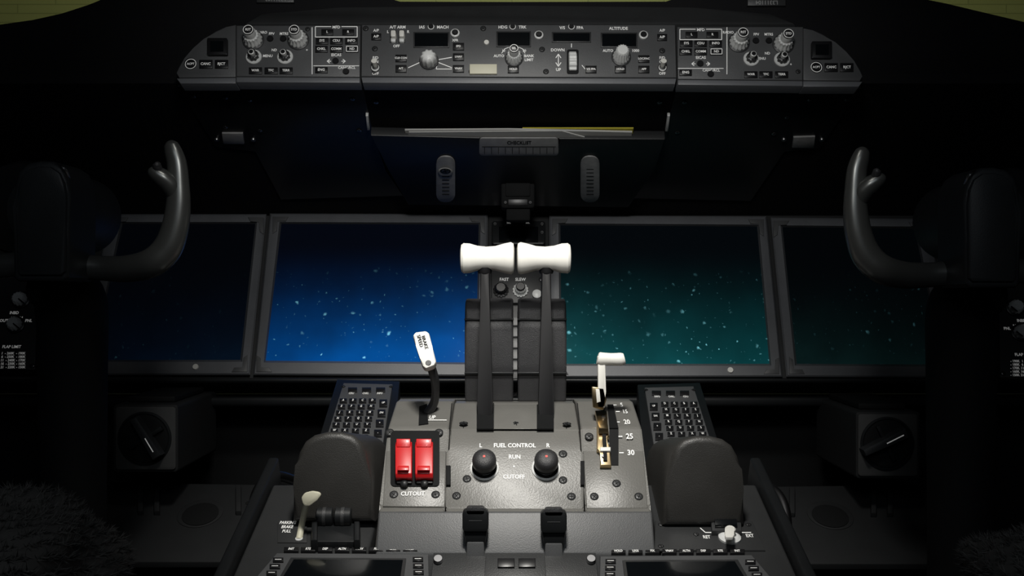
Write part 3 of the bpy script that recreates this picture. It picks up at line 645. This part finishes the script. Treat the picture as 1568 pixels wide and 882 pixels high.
def cdu(side):
    b=B('control_display_unit'); f=(lambda u,v:(u,v)) if side<0 else (lambda u,v:(1575-u,v+3))
    b.poly(C,[f(*p) for p in [(424,846),(656,848),(658,935),(348,935)]],9,GREY,2)
    b.poly(C,[f(*p) for p in [(445,853),(622,854),(612,935),(398,935)]],3,GREYD,1,base=9)
    b.poly(C,[f(*p) for p in [(450,856),(617,857),(606,930),(404,930)]],.6,GLS,0,base=12)
    q2=C.shift(9*C.sc(860))
    for i,l in enumerate(('INIT','RTE','DEP','ALTN','VNAV','FIX','LEGS','HOLD')):
        u,v=f(446+i*26,840); b.rect(C,u-11,v-3,u+11,v+3,5,KEY,.8); b.text(C,u,v,l,3.2,base=5.6)
    for j in range(6):
        u,v=f(640+j*.5,855+j*10); b.rect(q2,u-8,v-3,u+8,v+3,3,KEY,.8); b.line(q2,[(u-5,v),(u+5,v)],.8,base=3.5)
        u,v=f(426-j*5,856+j*10); b.rect(q2,u-8,v-3,u+8,v+3,3,KEY,.8); b.line(q2,[(u-5,v),(u+5,v)],.8,base=3.5)
    b.done()
cdu(-1); cdu(1)
def latch(u,v0):
    b=B('gust_lock_latch'); pl=Pl(ab=(.885,0)); d=v0-780
    b.poly(pl,rr(u-20,781+d,u+20,814+d,6),18,BLK,4,base=-6,full=True)
    b.poly(pl,rr(u-14,776+d,u+14,788+d,4),12,SHR,3,base=0,full=True)
    b.poly(pl,[(u-19,808+d),(u+19,808+d),(u+15,834+d),(u-15,834+d)],14,BLK,3,base=-6,full=True)
    b.poly(pl,[(u-13,830+d),(u+13,830+d),(u+16,905),(u-16,905)],16,GREY,2,base=-6,full=True)
    b.line(pl,[(u-10,797+d),(u+10,797+d)],1,GREY,12.5)
    b.done()
latch(728,780); latch(848,782)
b=B('lower_center_panel')
pl=Pl(845,.882,905,.85)
b.poly(pl,[(744,850),(834,850),(838,900),(740,900)],8,GREYD,1.5,base=-3); b.rect(pl,762,854,788,868,3,KEY,1,base=5); b.rect(pl,794,854,820,868,3,KEY,1,base=5)
for u in (671,905): b.disc(pl,u,858,7,MET,6)
b.poly(pl,[(664,846),(912,846),(918,905),(658,905)],3,GREYD,1,base=-4)
b.box((-.07,.81,.70),(.075,.875,zv(905,.86)),BLKM); b.done()
def seat(side):
    b=B('pilot_seat'); s=side
    def X(x): return s*x
    def bx(a0,a1,y0,y1,z0,z1,m,bev): b.box((min(X(a0),X(a1)),y0,z0),(max(X(a0),X(a1)),y1,z1),m,bev)
    zt=1.015 if s<0 else .995; cxx=.340 if s<0 else .372
    bx(.40,.62,.2,.42,0,.34,BLK,.01); bx(.33,.70,.05,.58,.34,.46,FUR,.03); bx(.33,.70,-.05,.06,.44,1.2,FUR,.03)
    bx(cxx-.015,cxx+.015,.5,.56,.4,zt-.06,BLK,.005)
    n=26;vs=[];fs=[]; cx,cy,cz_=X(cxx),.58,zt-.055; R=(.088,.13,.062); N=24
    for i in range(N+1):
        th=math.pi*i/N
        for j in range(n):
            ph=2*math.pi*j/n; d=1+.06*math.sin(5*ph+3*th)+.05*math.sin(9*th+ph*2); e=.75
            sx=math.copysign(abs(math.cos(ph))**e,math.cos(ph)); sy=math.copysign(abs(math.sin(ph))**e,math.sin(ph))
            vs.append(Vector((cx+R[0]*math.sin(th)**.8*sx*d,cy+R[1]*math.sin(th)**.8*sy*d,cz_+R[2]*math.cos(th)*d)))
    for i in range(N):
        for j in range(n): fs.append([i*n+j,i*n+(j+1)%n,(i+1)*n+(j+1)%n,(i+1)*n+j])
    b.raw(vs,fs,FUR)
    hv=[];hf=[]
    for _ in range(26000):
        th=math.acos(random.uniform(-.3,1)); ph=random.uniform(0,2*math.pi); i=int(th/math.pi*N); j=int(ph/(2*math.pi)*n); p=vs[min(i,N)*n+j%n].lerp(vs[min(i+1,N)*n+(j+1)%n],random.random()).lerp(vs[min(i,N)*n+(j+1)%n],random.random()*.5)
        d=Vector((p.x-cx,(p.y-cy)*.5,(p.z-cz_)*1.5)).normalized()+Vector([random.uniform(-1,1) for _ in range(3)]); d=d.normalized()*random.uniform(.003,.008); w=Vector([random.uniform(-1,1) for _ in range(3)]).normalized()*.0005
        k0=len(hv); hv+= [p-w,p+w,p+d]; hf.append([k0,k0+1,k0+2])
    b.raw(hv,hf,FUR); b.done()
seat(-1); seat(1)
# ================================================================= LIGHTS
def look(o,t): o.rotation_euler=(Vector(t)-o.location).to_track_quat('-Z','Y').to_euler()
def spot(name,loc,tgt,e,ang,size,col,blend=1.):
    l=bpy.data.lights.new(name,'SPOT'); l.energy=e; l.spot_size=math.radians(ang); l.spot_blend=blend; l.shadow_soft_size=size; l.color=col
    o=bpy.data.objects.new(name,l); o.location=loc; bpy.context.scene.collection.objects.link(o); look(o,tgt)
spot('dome_light',(0.0,.42,1.88),(0,1.04,1.0),54,48,.07,(1,.97,.91))
spot('mcp_fill',(0.0,.25,1.55),(0,1.2,1.36),14,62,.06,(1,.98,.94))  # added fill spot, brightens the mode control panel face
def area(name,loc,tgt,e,size,col):
    l=bpy.data.lights.new(name,'AREA'); l.energy=e; l.size=size; l.color=col; o=bpy.data.objects.new(name,l); o.location=loc; bpy.context.scene.collection.objects.link(o); look(o,tgt)
area('outside_fill',(0,2.6,3.2),(0,3.6,1.8),24,2,(1,.98,.75))  # added area lamp, lights the outside wall in place of daylight
area('cabin_fill',(0,-.3,1.9),(0,1.2,1.0),2.6,.8,(.85,.93,1))  # added soft fill from behind, brings up the yokes
w=bpy.data.worlds.new('w'); bpy.context.scene.world=w; w.use_nodes=True; w.node_tree.nodes['Background'].inputs[0].default_value=(.02,.022,.025,1)
bpy.context.scene.view_settings.view_transform='Standard'
cam=bpy.data.cameras.new('camera'); cam.lens=35; cam.sensor_width=36; co=bpy.data.objects.new('camera',cam); co.location=(0,0,H); co.rotation_euler=(math.pi/2,0,0)
cam.clip_start=.01; bpy.context.scene.collection.objects.link(co); bpy.context.scene.camera=co
